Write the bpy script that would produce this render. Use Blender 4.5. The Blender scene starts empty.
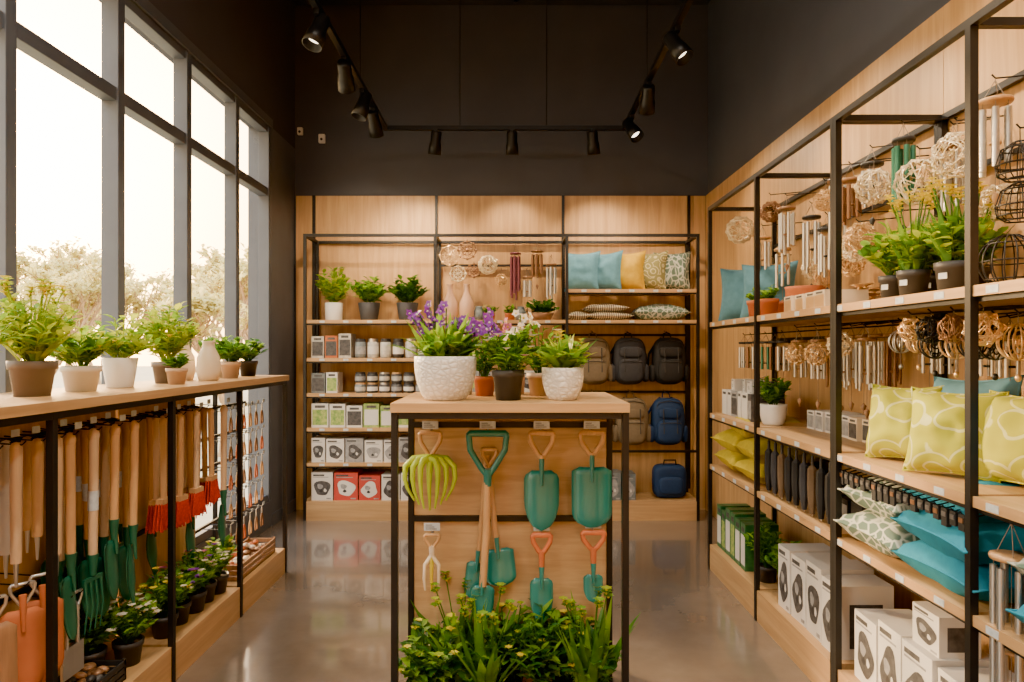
import bpy, math, random
from mathutils import Vector, Matrix, Euler, noise
R=random.Random(11)
U=R.uniform
pi=math.pi
sc=bpy.context.scene

# ------------------------------------------------------------------ materials
def base(name):
    m=bpy.data.materials.new(name); m.use_nodes=True
    nt=m.node_tree; b=nt.nodes['Principled BSDF']; return m,nt,b
def coords(nt,stretch=(1,1,1)):
    tc=nt.nodes.new('ShaderNodeTexCoord'); mp=nt.nodes.new('ShaderNodeMapping')
    mp.inputs['Scale'].default_value=stretch
    nt.links.new(tc.outputs['Object'],mp.inputs['Vector']); return mp.outputs['Vector']
def ramp(nt,fac,stops):
    r=nt.nodes.new('ShaderNodeValToRGB'); e=r.color_ramp.elements
    while len(e)<len(stops): e.new(.5)
    for el,(p,c) in zip(e,stops): el.position=p; el.color=(*c,1)
    nt.links.new(fac,r.inputs['Fac']); return r.outputs['Color']
def mat(name,c1,c2=None,scale=6,stretch=(1,1,1),rough=.5,metal=0,bump=0,emit=0,kind='noise',stops=None,coat=0,detail=4,alpha=1,freq=20):
    m,nt,b=base(name)
    if c2 is None: c2=tuple(x*.82 for x in c1)
    v=coords(nt,stretch)
    if kind=='noise':
        t=nt.nodes.new('ShaderNodeTexNoise'); t.inputs['Scale'].default_value=scale; t.inputs['Detail'].default_value=detail; f=t.outputs['Fac']
        st=stops or [(.3,c2),(.7,c1)]
    elif kind=='vor':
        t=nt.nodes.new('ShaderNodeTexVoronoi'); t.feature='DISTANCE_TO_EDGE'; t.inputs['Scale'].default_value=scale; f=t.outputs['Distance']
        st=stops or [(.05,c2),(.12,c1)]
    elif kind=='wave':
        t=nt.nodes.new('ShaderNodeTexWave'); t.inputs['Scale'].default_value=scale; t.inputs['Distortion'].default_value=1; f=t.outputs['Fac']
        st=stops or [(.4,c2),(.6,c1)]
    elif kind=='rings':
        t=nt.nodes.new('ShaderNodeTexVoronoi'); t.feature='F1'; t.inputs['Scale'].default_value=scale
        mt=nt.nodes.new('ShaderNodeMath'); mt.operation='SINE'; m2=nt.nodes.new('ShaderNodeMath'); m2.operation='MULTIPLY'; m2.inputs[1].default_value=freq
        nt.links.new(t.outputs['Distance'],m2.inputs[0]); nt.links.new(m2.outputs[0],mt.inputs[0]); f=mt.outputs[0]
        st=stops or [(.55,c1),(.85,c2)]
    nt.links.new(v,t.inputs['Vector'])
    col=ramp(nt,f,st); nt.links.new(col,b.inputs['Base Color'])
    b.inputs['Roughness'].default_value=rough; b.inputs['Metallic'].default_value=metal
    if coat: b.inputs['Coat Weight'].default_value=coat
    if bump:
        bp=nt.nodes.new('ShaderNodeBump'); bp.inputs['Strength'].default_value=bump; bp.inputs['Distance'].default_value=.01
        nt.links.new(f,bp.inputs['Height']); nt.links.new(bp.outputs['Normal'],b.inputs['Normal'])
    if emit:
        b.inputs['Emission Color'].default_value=(*c1,1); b.inputs['Emission Strength'].default_value=emit
    return m
def wood(name,c1,c2,stretch,rough=.45,scale=3):
    m,nt,b=base(name); v=coords(nt,stretch)
    n=nt.nodes.new('ShaderNodeTexNoise'); n.inputs['Scale'].default_value=scale; n.inputs['Detail'].default_value=8; n.inputs['Roughness'].default_value=.6; n.inputs['Distortion'].default_value=.6
    nt.links.new(v,n.inputs['Vector'])
    mid=tuple((a+b_)/2 for a,b_ in zip(c1,c2))
    col=ramp(nt,n.outputs['Fac'],[(.30,c2),(.5,mid),(.66,c1)])
    nt.links.new(col,b.inputs['Base Color']); b.inputs['Roughness'].default_value=rough
    bp=nt.nodes.new('ShaderNodeBump'); bp.inputs['Strength'].default_value=.12; bp.inputs['Distance'].default_value=.004
    nt.links.new(n.outputs['Fac'],bp.inputs['Height']); nt.links.new(bp.outputs['Normal'],b.inputs['Normal'])
    return m
def leafm(name,c1,c2,t=.4):
    m,nt,b=base(name); v=coords(nt)
    n=nt.nodes.new('ShaderNodeTexNoise'); n.inputs['Scale'].default_value=14; nt.links.new(v,n.inputs['Vector'])
    col=ramp(nt,n.outputs['Fac'],[(.3,c2),(.7,c1)]); nt.links.new(col,b.inputs['Base Color']); b.inputs['Roughness'].default_value=.45
    tr=nt.nodes.new('ShaderNodeBsdfTranslucent'); nt.links.new(col,tr.inputs['Color'])
    mx=nt.nodes.new('ShaderNodeMixShader'); mx.inputs[0].default_value=t
    out=nt.nodes['Material Output']; nt.links.new(b.outputs[0],mx.inputs[1]); nt.links.new(tr.outputs[0],mx.inputs[2]); nt.links.new(mx.outputs[0],out.inputs['Surface'])
    return m

W_v=wood('wood_vertical',(.60,.365,.16),(.43,.24,.09),(7,7,.5))
W_x=wood('wood_grain_x',(.56,.345,.16),(.41,.235,.095),(.5,9,9))
W_y=wood('wood_grain_y',(.56,.345,.16),(.41,.235,.095),(9,.5,9))
W_panel=wood('wood_center_panel',(.56,.37,.19),(.38,.23,.105),(.8,8,8))
W_h=wood('wood_handle',(.62,.37,.17),(.44,.24,.10),(10,10,1.2),rough=.4)
W_h2=wood('wood_handle_pale',(.66,.47,.30),(.50,.34,.19),(10,10,1.2),rough=.45)
W_dark=wood('wood_brown',(.36,.19,.09),(.22,.11,.05),(8,8,1))
BLK=mat('black_metal',(.018,.018,.02),(.012,.012,.013),rough=.4,metal=.3)
BLK2=mat('black_plastic',(.03,.03,.033),rough=.5)
WALLD=mat('charcoal_paint',(.080,.086,.108),(.072,.077,.097),scale=3,rough=.8,bump=.03)
GREY=mat('window_frame_grey',(.11,.125,.15),(.095,.105,.13),rough=.5)
CEIL=mat('ceiling_paint',(.05,.05,.055),rough=.9)
WHT=mat('white_card',(.70,.68,.64),(.62,.60,.56),rough=.6)
TAG=mat('price_tag',(.58,.64,.68),(.45,.5,.55),rough=.5,scale=60)
WPOT=mat('white_ceramic',(.76,.74,.70),(.70,.68,.64),rough=.35,scale=8)
WPOT2=mat('white_ceramic_ribbed',(.80,.78,.75),(.62,.60,.57),rough=.45,kind='vor',scale=38,stretch=(1,1,1.5),bump=.6,stops=[(.0,(.56,.54,.51)),(.25,(.76,.74,.71))])
DPOT=mat('dark_plastic_pot',(.05,.05,.055),(.035,.035,.04),rough=.5)
TAUPE=mat('taupe_pot',(.19,.155,.135),(.15,.12,.10),rough=.6)
TERRA=mat('terracotta',(.54,.16,.05),(.42,.115,.035),rough=.75)
SOIL=mat('soil',(.06,.035,.02),(.025,.015,.01),scale=60,rough=1,bump=.6)
CREAMPOT=mat('cream_pot',(.56,.40,.28),(.48,.33,.22),rough=.6)
L1=leafm('leaf_green',(.13,.31,.025),(.05,.16,.015))
L2=leafm('leaf_yellowgreen',(.58,.62,.04),(.30,.46,.03),.55)
L3=leafm('leaf_dark',(.05,.16,.03),(.02,.075,.012))
L4=leafm('leaf_bright',(.32,.52,.035),(.15,.34,.025),.5)
LT=leafm('tree_leaf_hazed',(.80,.72,.34),(.62,.58,.24),.6)  # outdoor haze painted into the leaves as a paler colour
PUR=leafm('petal_purple',(.24,.045,.38),(.14,.02,.26),.3)
PNK=leafm('petal_pink',(.72,.26,.38),(.5,.14,.26),.3)
WPET=leafm('petal_white',(.85,.80,.70),(.75,.66,.52),.3)
YPET=leafm('petal_yellow',(.85,.72,.06),(.75,.58,.04),.3)
TEAL=mat('teal_enamel',(.012,.19,.165),(.010,.155,.135),rough=.3,coat=.3)
DGRN=mat('green_enamel',(.02,.13,.08),(.012,.09,.055),rough=.35)
LIME=mat('lime_plastic',(.46,.60,.03),(.38,.52,.02),rough=.35)
ORG=mat('orange_handle',(.54,.15,.05),(.44,.11,.035),rough=.4)
RED=mat('red_bristle',(.60,.035,.02),(.38,.018,.015),rough=.7,scale=80)
REDB=mat('red_card',(.55,.06,.04),rough=.5)
STEEL=mat('steel',(.62,.62,.62),(.5,.5,.5),rough=.3,metal=.9)
GOLD=mat('champagne_metal',(.84,.58,.30),(.66,.44,.2),rough=.3,metal=.6)
CREAM=mat('pale_gold_wire',(.92,.80,.56),(.80,.64,.40),rough=.3,metal=.4)
CREAMC=mat('cream_glaze',(.78,.66,.50),(.68,.55,.38),rough=.35)
BRONZE=mat('bronze',(.28,.15,.08),(.2,.1,.05),rough=.4,metal=.6)
CORD=mat('cord',(.25,.2,.15),rough=.8)
PURM=mat('purple_metal',(.25,.08,.12),rough=.35,metal=.5)
GRNM=mat('green_metal',(.05,.20,.13),rough=.35,metal=.5)
GLS=mat('amber_glass',(.58,.38,.26),(.5,.3,.2),rough=.15)
P_lime=mat('fabric_lime_pattern',kind='rings',c1=(.42,.43,.02),scale=7,freq=26,stops=[(.74,(.42,.43,.02)),(.88,(.58,.59,.25))],rough=.85)
P_teal=mat('fabric_teal',(.010,.235,.36),(.008,.19,.30),scale=30,rough=.85,bump=.15)
P_blue=mat('fabric_blue',(.11,.28,.38),(.085,.23,.31),scale=30,rough=.85,bump=.15)
P_yel=mat('fabric_mustard',(.58,.36,.015),(.5,.30,.01),scale=30,rough=.85,bump=.15)
P_chart=mat('fabric_chartreuse',(.50,.39,.012),(.42,.32,.01),scale=30,rough=.85,bump=.15)
P_pat=mat('fabric_leaf_pattern',(.11,.17,.13),(.50,.51,.43),kind='vor',scale=26,stretch=(1,1,.6),rough=.85)
P_oliv=mat('fabric_olive_pattern',(.22,.20,.07),(.50,.43,.24),kind='rings',scale=14,rough=.85)
P_str=mat('fabric_striped',(.56,.48,.34),(.13,.11,.09),kind='wave',scale=16,rough=.85)
B_gry=mat('backpack_grey',(.035,.038,.048),scale=40,rough=.8)
B_blk=mat('backpack_black',(.014,.015,.018),scale=40,rough=.75)
B_bei=mat('backpack_khaki',(.19,.14,.085),scale=40,rough=.85)
B_brn=mat('backpack_olive',(.13,.085,.05),scale=40,rough=.85)
B_blu=mat('backpack_blue',(.009,.035,.105),scale=40,rough=.75)
PIC=mat('print_dark',(.035,.035,.04),(.10,.095,.095),scale=40,rough=.5)
PICG=mat('print_green',(.12,.28,.06),(.45,.5,.15),scale=40,rough=.5)
PICY=mat('print_grey',(.22,.22,.23),(.38,.38,.38),scale=30,rough=.5)
PICGN=mat('packet_green',(.02,.10,.045),(.05,.2,.07),scale=25,rough=.4)
JARB=mat('jar_slate',(.10,.13,.15),(.2,.22,.22),scale=30,rough=.35)
JARW=mat('jar_cream',(.62,.58,.5),(.35,.36,.34),scale=25,rough=.35)

def floor_mat():
    m,nt,b=base('polished_concrete'); v=coords(nt)
    n=nt.nodes.new('ShaderNodeTexNoise'); n.inputs['Scale'].default_value=1.6; n.inputs['Detail'].default_value=9; n.inputs['Roughness'].default_value=.62
    nt.links.new(v,n.inputs['Vector'])
    nt.links.new(ramp(nt,n.outputs['Fac'],[(.3,(.135,.105,.082)),(.55,(.19,.152,.12)),(.75,(.25,.205,.165))]),b.inputs['Base Color'])
    mr=nt.nodes.new('ShaderNodeMapRange'); mr.inputs['To Min'].default_value=.10; mr.inputs['To Max'].default_value=.28
    nt.links.new(n.outputs['Fac'],mr.inputs['Value']); nt.links.new(mr.outputs[0],b.inputs['Roughness'])
    b.inputs['Coat Weight'].default_value=.8; b.inputs['Coat Roughness'].default_value=.07
    return m
FLOOR=floor_mat()

# ------------------------------------------------------------------ builder
class MB:
    def __init__(s): s.v=[];s.f=[];s.mi=[];s.sm=[];s.mats=[];s.M=Matrix()
    def add(s,vs,fs,mt,smooth=False):
        o=len(s.v); M=s.M
        s.v+=[tuple(M@Vector(p)) for p in vs]
        if mt not in s.mats: s.mats.append(mt)
        k=s.mats.index(mt)
        for f in fs: s.f.append(tuple(i+o for i in f)); s.mi.append(k); s.sm.append(smooth)
    def box(s,x0,x1,y0,y1,z0,z1,mt):
        if x0>x1:x0,x1=x1,x0
        if y0>y1:y0,y1=y1,y0
        if z0>z1:z0,z1=z1,z0
        s.add([(x0,y0,z0),(x1,y0,z0),(x1,y1,z0),(x0,y1,z0),(x0,y0,z1),(x1,y0,z1),(x1,y1,z1),(x0,y1,z1)],
              [(0,3,2,1),(4,5,6,7),(0,1,5,4),(1,2,6,5),(2,3,7,6),(3,0,4,7)],mt)
    def cyl(s,p0,p1,r0,mt,r1=None,n=10,smooth=True):
        s.tube([p0,p1],r0,mt,n=n,r2=r1 if r1 is not None else r0)
    def tube(s,pts,r,mt,n=6,closed=False,r2=None):
        pts=[Vector(p) for p in pts]; N=len(pts); vs=[];fs=[]
        up=None
        for i,p in enumerate(pts):
            if closed: t=(pts[(i+1)%N]-pts[i-1])
            else: t=pts[min(i+1,N-1)]-pts[max(i-1,0)]
            if t.length<1e-9: t=Vector((0,0,1))
            t.normalize()
            if up is None:
                up=Vector((0,0,1)) if abs(t.z)<.9 else Vector((1,0,0))
            a=t.cross(up)
            if a.length<1e-6: a=t.orthogonal()
            a.normalize(); up=a.cross(t).normalized()
            rr=r if r2 is None else r+(r2-r)*i/max(1,N-1)
            for k in range(n):
                an=2*pi*k/n; vs.append(p+a*(math.cos(an)*rr)+up*(math.sin(an)*rr))
        M=N if closed else N-1
        for i in range(M):
            j=(i+1)%N
            for k in range(n):
                k2=(k+1)%n; fs.append((i*n+k,i*n+k2,j*n+k2,j*n+k))
        s.add(vs,fs,mt,True)
        if not closed:
            s.add(vs[:n],[tuple(range(n))[::-1]],mt); s.add(vs[-n:],[tuple(range(n))],mt)
    def lathe(s,prof,mt,n=20,c=(0,0,0),smooth=True):
        vs=[];fs=[]
        for r,z in prof:
            for k in range(n):
                a=2*pi*k/n; vs.append((c[0]+r*math.cos(a),c[1]+r*math.sin(a),c[2]+z))
        for i in range(len(prof)-1):
            for k in range(n):
                k2=(k+1)%n; fs.append((i*n+k,i*n+k2,(i+1)*n+k2,(i+1)*n+k))
        s.add(vs,fs,mt,smooth)
    def ell(s,c,rx,ry,rz,mt,nu=14,nv=9,e=1.0):
        pw=lambda x:math.copysign(abs(x)**e,x)
        vs=[];fs=[]
        for j in range(nv+1):
            ph=-pi/2+pi*j/nv
            for i in range(nu):
                th=2*pi*(i+.5)/nu
                vs.append((c[0]+rx*pw(math.cos(ph))*pw(math.cos(th)),c[1]+ry*pw(math.cos(ph))*pw(math.sin(th)),c[2]+rz*pw(math.sin(ph))))
        for j in range(nv):
            for i in range(nu):
                i2=(i+1)%nu; fs.append((j*nu+i,j*nu+i2,(j+1)*nu+i2,(j+1)*nu+i))
        s.add(vs,fs,mt,True)
    def leaf(s,p,az,L,w,mt,out=.5,droop=.5,seg=4,shape=.8):
        p=Vector(p); d=Vector((math.cos(az),math.sin(az),0)); sd=Vector((-math.sin(az),math.cos(az),0))
        vs=[];fs=[]
        up=math.sqrt(max(0,1-out*out))
        for i in range(seg+1):
            t=i/seg; q=p+d*(L*out*(t+.35*droop*t*t))+Vector((0,0,L*(up*t-droop*t*t*.7)))
            ww=w*.5*(math.sin(pi*min(1,(t**shape)*.96+.04)))
            if i==0: ww=w*.1
            vs+= [q-sd*ww+Vector((0,0,ww*.35)),q,q+sd*ww+Vector((0,0,ww*.35))]
        for i in range(seg):
            a=i*3; fs+=[(a,a+1,a+4,a+3),(a+1,a+2,a+5,a+4)]
        s.add(vs,fs,mt,True)
    def obj(s,name,loc=(0,0,0),rot=(0,0,0),bevel=0,coll=None):
        me=bpy.data.meshes.new(name); me.from_pydata(s.v,[],s.f)
        for m in s.mats: me.materials.append(m)
        me.polygons.foreach_set('material_index',s.mi); me.polygons.foreach_set('use_smooth',s.sm); me.update()
        o=bpy.data.objects.new(name,me); o.location=loc; o.rotation_euler=rot
        sc.collection.objects.link(o)
        if bevel:
            b=o.modifiers.new('bevel','BEVEL'); b.width=bevel; b.segments=2; b.limit_method='ANGLE'; b.angle_limit=.8
        return o
def inst(o,loc,rot=(0,0,0),scale=1):
    n=bpy.data.objects.new(o.name.split('.')[0],o.data); n.location=loc; n.rotation_euler=rot
    n.scale=(scale,)*3 if not isinstance(scale,tuple) else scale
    sc.collection.objects.link(n); return n
T=Matrix.Translation
def RZ(a): return Matrix.Rotation(a,4,'Z')
def RY(a): return Matrix.Rotation(a,4,'Y')
def RX(a): return Matrix.Rotation(a,4,'X')

# ------------------------------------------------------------------ room
XL,XR,YB,YF,ZC=-2.05,1.85,6.45,-2.2,4.76
b=MB(); b.box(XL-.25,XR+.2,YF-.2,YB+.2,-.12,0,FLOOR); b.obj('floor')
b=MB(); b.box(XL-.25,XR+.2,YF-.2,YB+.2,ZC,ZC+.15,CEIL); b.obj('ceiling')
b=MB(); b.box(XL-.25,XR+.2,YB,YB+.2,0,ZC,WALLD); b.obj('wall_back')
b=MB(); b.box(XR,XR+.2,YF,YB,0,ZC,WALLD); b.obj('wall_right')
b=MB(); b.box(XL-.25,XR+.2,YF-.2,YF,0,ZC,W_v); b.obj('wall_front')
WT,WB=3.40,.22
b=MB()
b.box(XL-.2,XL,YF,YB,WT,ZC,WALLD)
b.box(XL-.2,XL,YF,YB,0,WB,GREY)
b.box(XL-.2,XL,5.82,YB,WB,WT,GREY)
b.box(XL-.2,XL,YF,-1.45,WB,WT,WALLD)
b.obj('wall_left')
def glassmat():
    m=bpy.data.materials.new('window_glass'); m.use_nodes=True; nt=m.node_tree; nt.nodes.clear()
    o=nt.nodes.new('ShaderNodeOutputMaterial'); t=nt.nodes.new('ShaderNodeBsdfTransparent'); g=nt.nodes.new('ShaderNodeBsdfGlossy'); g.inputs['Roughness'].default_value=.02
    f=nt.nodes.new('ShaderNodeLayerWeight'); f.inputs['Blend'].default_value=.5; x=nt.nodes.new('ShaderNodeMixShader')
    p=nt.nodes.new('ShaderNodeMath'); p.operation='POWER'; p.inputs[1].default_value=5; q=nt.nodes.new('ShaderNodeMath'); q.operation='MULTIPLY'; q.inputs[1].default_value=.3
    nt.links.new(f.outputs['Facing'],p.inputs[0]); nt.links.new(p.outputs[0],q.inputs[0]); nt.links.new(q.outputs[0],x.inputs[0])
    nt.links.new(t.outputs[0],x.inputs[1]); nt.links.new(g.outputs[0],x.inputs[2]); nt.links.new(x.outputs[0],o.inputs[0]); return m
GL=glassmat()
my=[5.79,5.11,4.345,3.59,2.80,2.05,1.31,.57,-.17,-.91,-1.45]
for i in range(len(my)-1):
    b=MB(); y1,y0=my[i],my[i+1]; x0,x1=XL-.09,XL+.0
    w=.035
    b.box(x0,x1,y1-w,y1+w*.8,WB,WT,GREY)
    if i==len(my)-2: b.box(x0,x1,y0,y0+w,WB,WT,GREY)
    b.box(x0,x1-.01,y0+w*.8,y1-w,2.80,2.87,GREY)
    b.box(x0,x1-.01,y0+w*.8,y1-w,WT-.06,WT,GREY)
    b.box(x0,x1-.01,y0+w*.8,y1-w,WB,WB+.06,GREY)
    b.add([(x0+.043,y0+w*.8,WB+.06),(x0+.043,y1-w,WB+.06),(x0+.043,y1-w,WT-.06),(x0+.043,y0+w*.8,WT-.06)],[(0,1,2,3)],GL)
    b.obj('window_%d'%(i+1),bevel=.003)
b=MB(); b.box(XL-.005,XL+.012,YF,5.82,WT-.01,WT+.06,GREY); b.obj('trim_1')
b=MB(); b.box(XL,XL+.012,5.82,YB,0,.1,GREY); b.obj('baseboard_left')
for (x,z,w) in ((-1.995,3.56,.05),(-1.79,3.49,.06)):
    b=MB(); b.box(-w/2,w/2,-.04,0,-w*.7,w*.7,WHT); b.cyl((0,-.045,-.01),(0,-.04,-.01),.012,BLK2); b.obj('wall_sensor',(x,YB,z),bevel=.008)
b=MB()
for x0,x1 in ((-2.03,-.715),(-.705,.475),(.485,1.70),(1.705,1.82)):
    b.box(x0,x1,6.42,YB,0,2.95,W_v)
b.box(-.715,-.705,6.435,YB,0,2.95,BLK); b.box(.475,.485,6.435,YB,0,2.95,BLK)
for x in (-1.86,-.71,.48,1.66): b.box(x-.013,x+.013,6.40,6.42,.2,2.95,BLK)
b.obj('wood_wall_panel')
b=MB()
ys=[-.8,.18,1.08,1.98,2.88,3.79,4.69,5.6,6.41]
for a,c in zip(ys[:-1],ys[1:]): b.box(1.82,XR,a+.002,c-.002,0,2.95,W_v)
b.obj('wood_wall_panel')

# ------------------------------------------------------------------ fixtures
def tag(b,x,y,z,w=.05,h=.028):
    b.box(x-w/2,x+w/2,y-.002,y,z-h/2,z+h/2,TAG)
t=.0125
bx=[-1.82,-.676,.483,1.634]; y0,y1=6.0,6.385; H=2.52
BU=MB()
for x in bx:
    for y in (y0,y1): BU.box(x-t,x+t,y-t,y+t,0,H,BLK)
    BU.box(x-t,x+t,y0,y1,H-.025,H,BLK)
for a,c in zip(bx[:-1],bx[1:]):
    for y in (y0,y1): BU.box(a+t,c-t,y-t,y+t,H-.025,H,BLK)
BU.box(bx[1]+t,bx[2]-t,y1-t,y1+t,2.28,2.30,BLK)
BU.box(bx[2]+t,bx[3]-t,y1-t,y1+t,1.63,1.65,BLK); BU.box(bx[2]+t,bx[3]-t,y1-t,y1+t,1.10,1.12,BLK)
BU.box(bx[0]-t,bx[3]+t,y0-.005,6.40,0,.17,W_x)
def bshelf(i,z,yy=y0):
    BU.box(bx[i]+t,bx[i+1]-t,yy,6.39,z-.03,z,W_x); 
    BU.box(bx[i]+t,bx[i+1]-t,yy+.01,yy+.03,z-.045,z-.03,BLK)
    for k in range(5):
        tag(BU,bx[i]+.15+k*.21,yy-.001,z-.016,.045,.02)
for z in (1.765,1.43,1.12,.815,.507): bshelf(0,z)
bshelf(1,1.765)
bshelf(2,2.036); bshelf(2,1.765)
for z in (1.12,.507): bshelf(1,z,6.05)
BU.box(bx[2]+t,bx[3]-t,y0-t,y0+t,.60,.62,BLK)
def bhook(x,y,z):
    BU.tube([(x,6.42,z+.02),(x,y,z),(x,y-.012,z+.012)],.003,BLK,n=5)

xf,xb=1.36,1.80; HR=2.48
def runit(ylist,hz=HR):
    u=MB()
    for y in ylist:
        for x in (xf,xb): u.box(x-t,x+t,y-t,y+t,0,hz,BLK)
        u.box(xf+t,xb-t,y-t,y+t,hz-.025,hz,BLK)
        u.box(xf+t,xb-t,y-t*.6,y+t*.6,1.66,1.68,BLK)
    for a,c in zip(ylist[:-1],ylist[1:]):
        for x in (xf,xb): u.box(x-t,x+t,a+t,c-t,hz-.025,hz,BLK)
        u.box(xb-t*.6,xb+t*.6,a+t,c-t,2.2,2.22,BLK); u.box(xb-t*.6,xb+t*.6,a+t,c-t,1.56,1.58,BLK)
        for z in (1.69,1.07,.72):
            u.box(xf-.005,xb+.012,a+t,c-t,z-.032,z,W_y)
            u.box(xf+.01,xf+.03,a+t,c-t,z-.048,z-.032,BLK)
            for k in range(4):
                yy=a+.12+k*.22; u.box(xf-.007,xf-.005,yy,yy+.05,z-.028,z-.006,TAG)
        u.box(xf-.005,xb+.012,a+t,c-t,0,.17,W_y)
    return u
def rhook(u,x,y,z):
    u.tube([(1.82,y,z+.02),(x,y,z),(x-.012,y,z+.012)],.003,BLK,n=5)
UN=runit([1.12,2.02,2.88-2*t-.002]); UFR=runit([2.88,3.79,4.69])

LC=MB(); lx0,lx1=-1.53,-2.0
yl=[1.47,2.27,3.07,3.84,4.6]
for y in yl:
    for x in (lx0,lx1): LC.box(x-t,x+t,y-t,y+t,0,1.295,BLK)
    LC.box(lx1,lx0,y-t,y+t,1.27,1.295,BLK)
LC.box(lx1-.02,lx0+.02,1.42,4.63,1.295,1.33,W_y)
for a,c in zip(yl[:-1],yl[1:]):
    LC.box(lx0-t,lx0+t,a+t,c-t,1.27,1.295,BLK)
    LC.box(lx1-t,lx1+t,a+t,c-t,1.27,1.295,BLK)
    LC.box(lx1+t,lx0+.005,a+t,c-t,0,.17,W_y)
    if c<4: 
        LC.box(-1.80,-1.775,a+t,c-t,.17,1.27,W_v)
        LC.box(-1.775,-1.76,a+t,c-t,1.17,1.19,BLK); LC.box(-1.775,-1.76,a+t,c-t,.62,.64,BLK)
    else:
        for z in (1.15,.98,.81,.64,.47,.30): LC.box(-1.80,-1.785,a+t,c-t,z-.008,z+.008,BLK)
def lhook(x,y,z,tg=True):
    LC.tube([(-1.77,y,z+.01),(x,y,z),(x+.012,y,z+.012)],.003,BLK,n=5)
    if tg: LC.box(x+.010,x+.012,y-.02,y+.02,z+.02,z+.045,TAG)

CT=MB(); cx0,cx1=-.457,.442; DK=.07
CT.box(cx0,cx1,2.56,3.25,1.265,1.30,W_x)
for x in (cx0+.014,cx1-.014):
    for y in (2.58,3.23): CT.box(x-t,x+t,y-t,y+t,0,1.265,BLK)
    CT.box(x-t,x+t,2.58+t,3.23-t,1.24,1.265,BLK); CT.box(x-t,x+t,2.58+t,3.23-t,DK-.03,DK-.005,BLK)
for y in (2.58,3.23): CT.box(cx0+.03,cx1-.03,y-t,y+t,1.24,1.265,BLK)
CT.box(cx0+.03,cx1-.03,2.57,3.22,DK-.03,DK,W_x)
for x in (-.427,.412): CT.box(x-t,x+t,2.885,2.91,DK,1.24,BLK)
CT.box(-.414,.40,2.89,2.915,DK,1.24,W_panel)
for z in (1.185,.79): CT.box(-.414,.40,2.872,2.888,z-.012,z+.012,BLK)
def chook(x,z,y=2.83):
    CT.tube([(x,2.88,z+.012),(x,y,z),(x,y-.012,z+.014)],.0035,STEEL,n=5)
    CT.box(x-.033,x+.033,y-.016,y-.014,z+.02,z+.052,TAG)
    for k in range(3): CT.box(x-.026,x+.02-.01*k,y-.0168,y-.016,z+.026+k*.008,z+.029+k*.008,PIC)

# ------------------------------------------------------------------ pots & plants
def pot(b,rt,rb,h,mt,rim=True,belly=0,n=24):
    if belly:
        prof=[(.001,0),(rb*.9,0),(rb,.004)]+[(rb+(rt-rb)*(k/8)**.7+belly*math.sin(pi*k/8)*.5,h*k/8) for k in range(1,9)]+[(rt*.93,h),(rt*.88,h*.86)]
    elif rim:
        prof=[(.001,0),(rb,0),(rb+(rt-rb)*.75*.94,h*.76),(rt,h*.77),(rt*1.03,h),(rt*.94,h),(rt*.86,h*.86)]
    else:
        prof=[(.001,0),(rb*.96,0),(rb,.005),(rt,h*.985),(rt*.98,h),(rt*.93,h),(rt*.88,h*.86)]
    b.lathe(prof,mt,n=n); b.lathe([(rt*.885,h*.86),(rt*.5,h*.89),(.001,h*.9)],SOIL,n=n)
def flower(b,p,r,mt,az=0,c=YPET,n=6):
    for k in range(n):
        b.leaf(p,az+2*pi*k/n,r,r*.75,mt,out=.85,droop=.25,seg=3)
    b.ell(p,r*.2,r*.2,r*.18,c,nu=6,nv=4)
def bush(b,z0,Rr,Hh,mts,stems=16,per=9,ls=.05,lw=.03,fl=None,fr=.02,fn=0,r0=.03):
    for i in range(stems):
        az=2*pi*i/stems*2.4+U(-.3,.3); sp=Rr*U(.1,1)**.6; hh=Hh*(1-.45*(sp/Rr)**2)*U(.75,1.05)
        pts=[]
        for k in range(6):
            q=k/5; pts.append(Vector((math.cos(az)*(r0*.3+sp*q**1.3),math.sin(az)*(r0*.3+sp*q**1.3),z0+hh*q-(.15*sp*q*q))))
        b.tube(pts,.0022,mts[0],n=4)
        for k in range(per):
            q=.25+.75*(k+U(0,.6))/per; q=min(q,.999); s=q*5; j=int(s); p=pts[j].lerp(pts[j+1],s-j)
            L=ls*U(.7,1.25)
            b.leaf(p,az+(k%2*2-1)*U(.5,1.9)+U(-.4,.4),L,lw*U(.8,1.2),R.choice(mts),out=U(.55,.95),droop=U(.1,.7),seg=3)
        if fl and i<fn: flower(b,pts[-1]+Vector((0,0,.004)),fr*U(.8,1.2),R.choice(fl),az)
def blades(b,z0,n,L,w,mts,spread=.6,r0=.03,fl=None,fn=0,fr=.025,fs=1.05):
    for i in range(n):
        az=U(0,2*pi); l=L*U(.6,1.05); o=spread*U(.05,1)
        b.leaf((math.cos(az)*r0*U(0,1),math.sin(az)*r0*U(0,1),z0),az+U(-.3,.3),l,w*U(.7,1.2),R.choice(mts),out=min(.95,o),droop=U(.05,.45),seg=6,shape=.65)
    for i in range(fn):
        az=2*pi*i/fn+U(-.4,.4); o=r0+L*.33*U(.2,1)*spread; h=L*fs*U(.8,1.05)
        pts=[(0,0,z0),(math.cos(az)*o*.4,math.sin(az)*o*.4,z0+h*.5),(math.cos(az)*o,math.sin(az)*o,z0+h)]
        b.tube(pts,.0028,mts[0],n=5)
        p=Vector(pts[-1])
        for k in range(3): flower(b,p+Vector((U(-.008,.008),U(-.008,.008),-.014*k+.008)),fr*U(.75,1.1),R.choice(fl),U(0,6))
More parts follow.
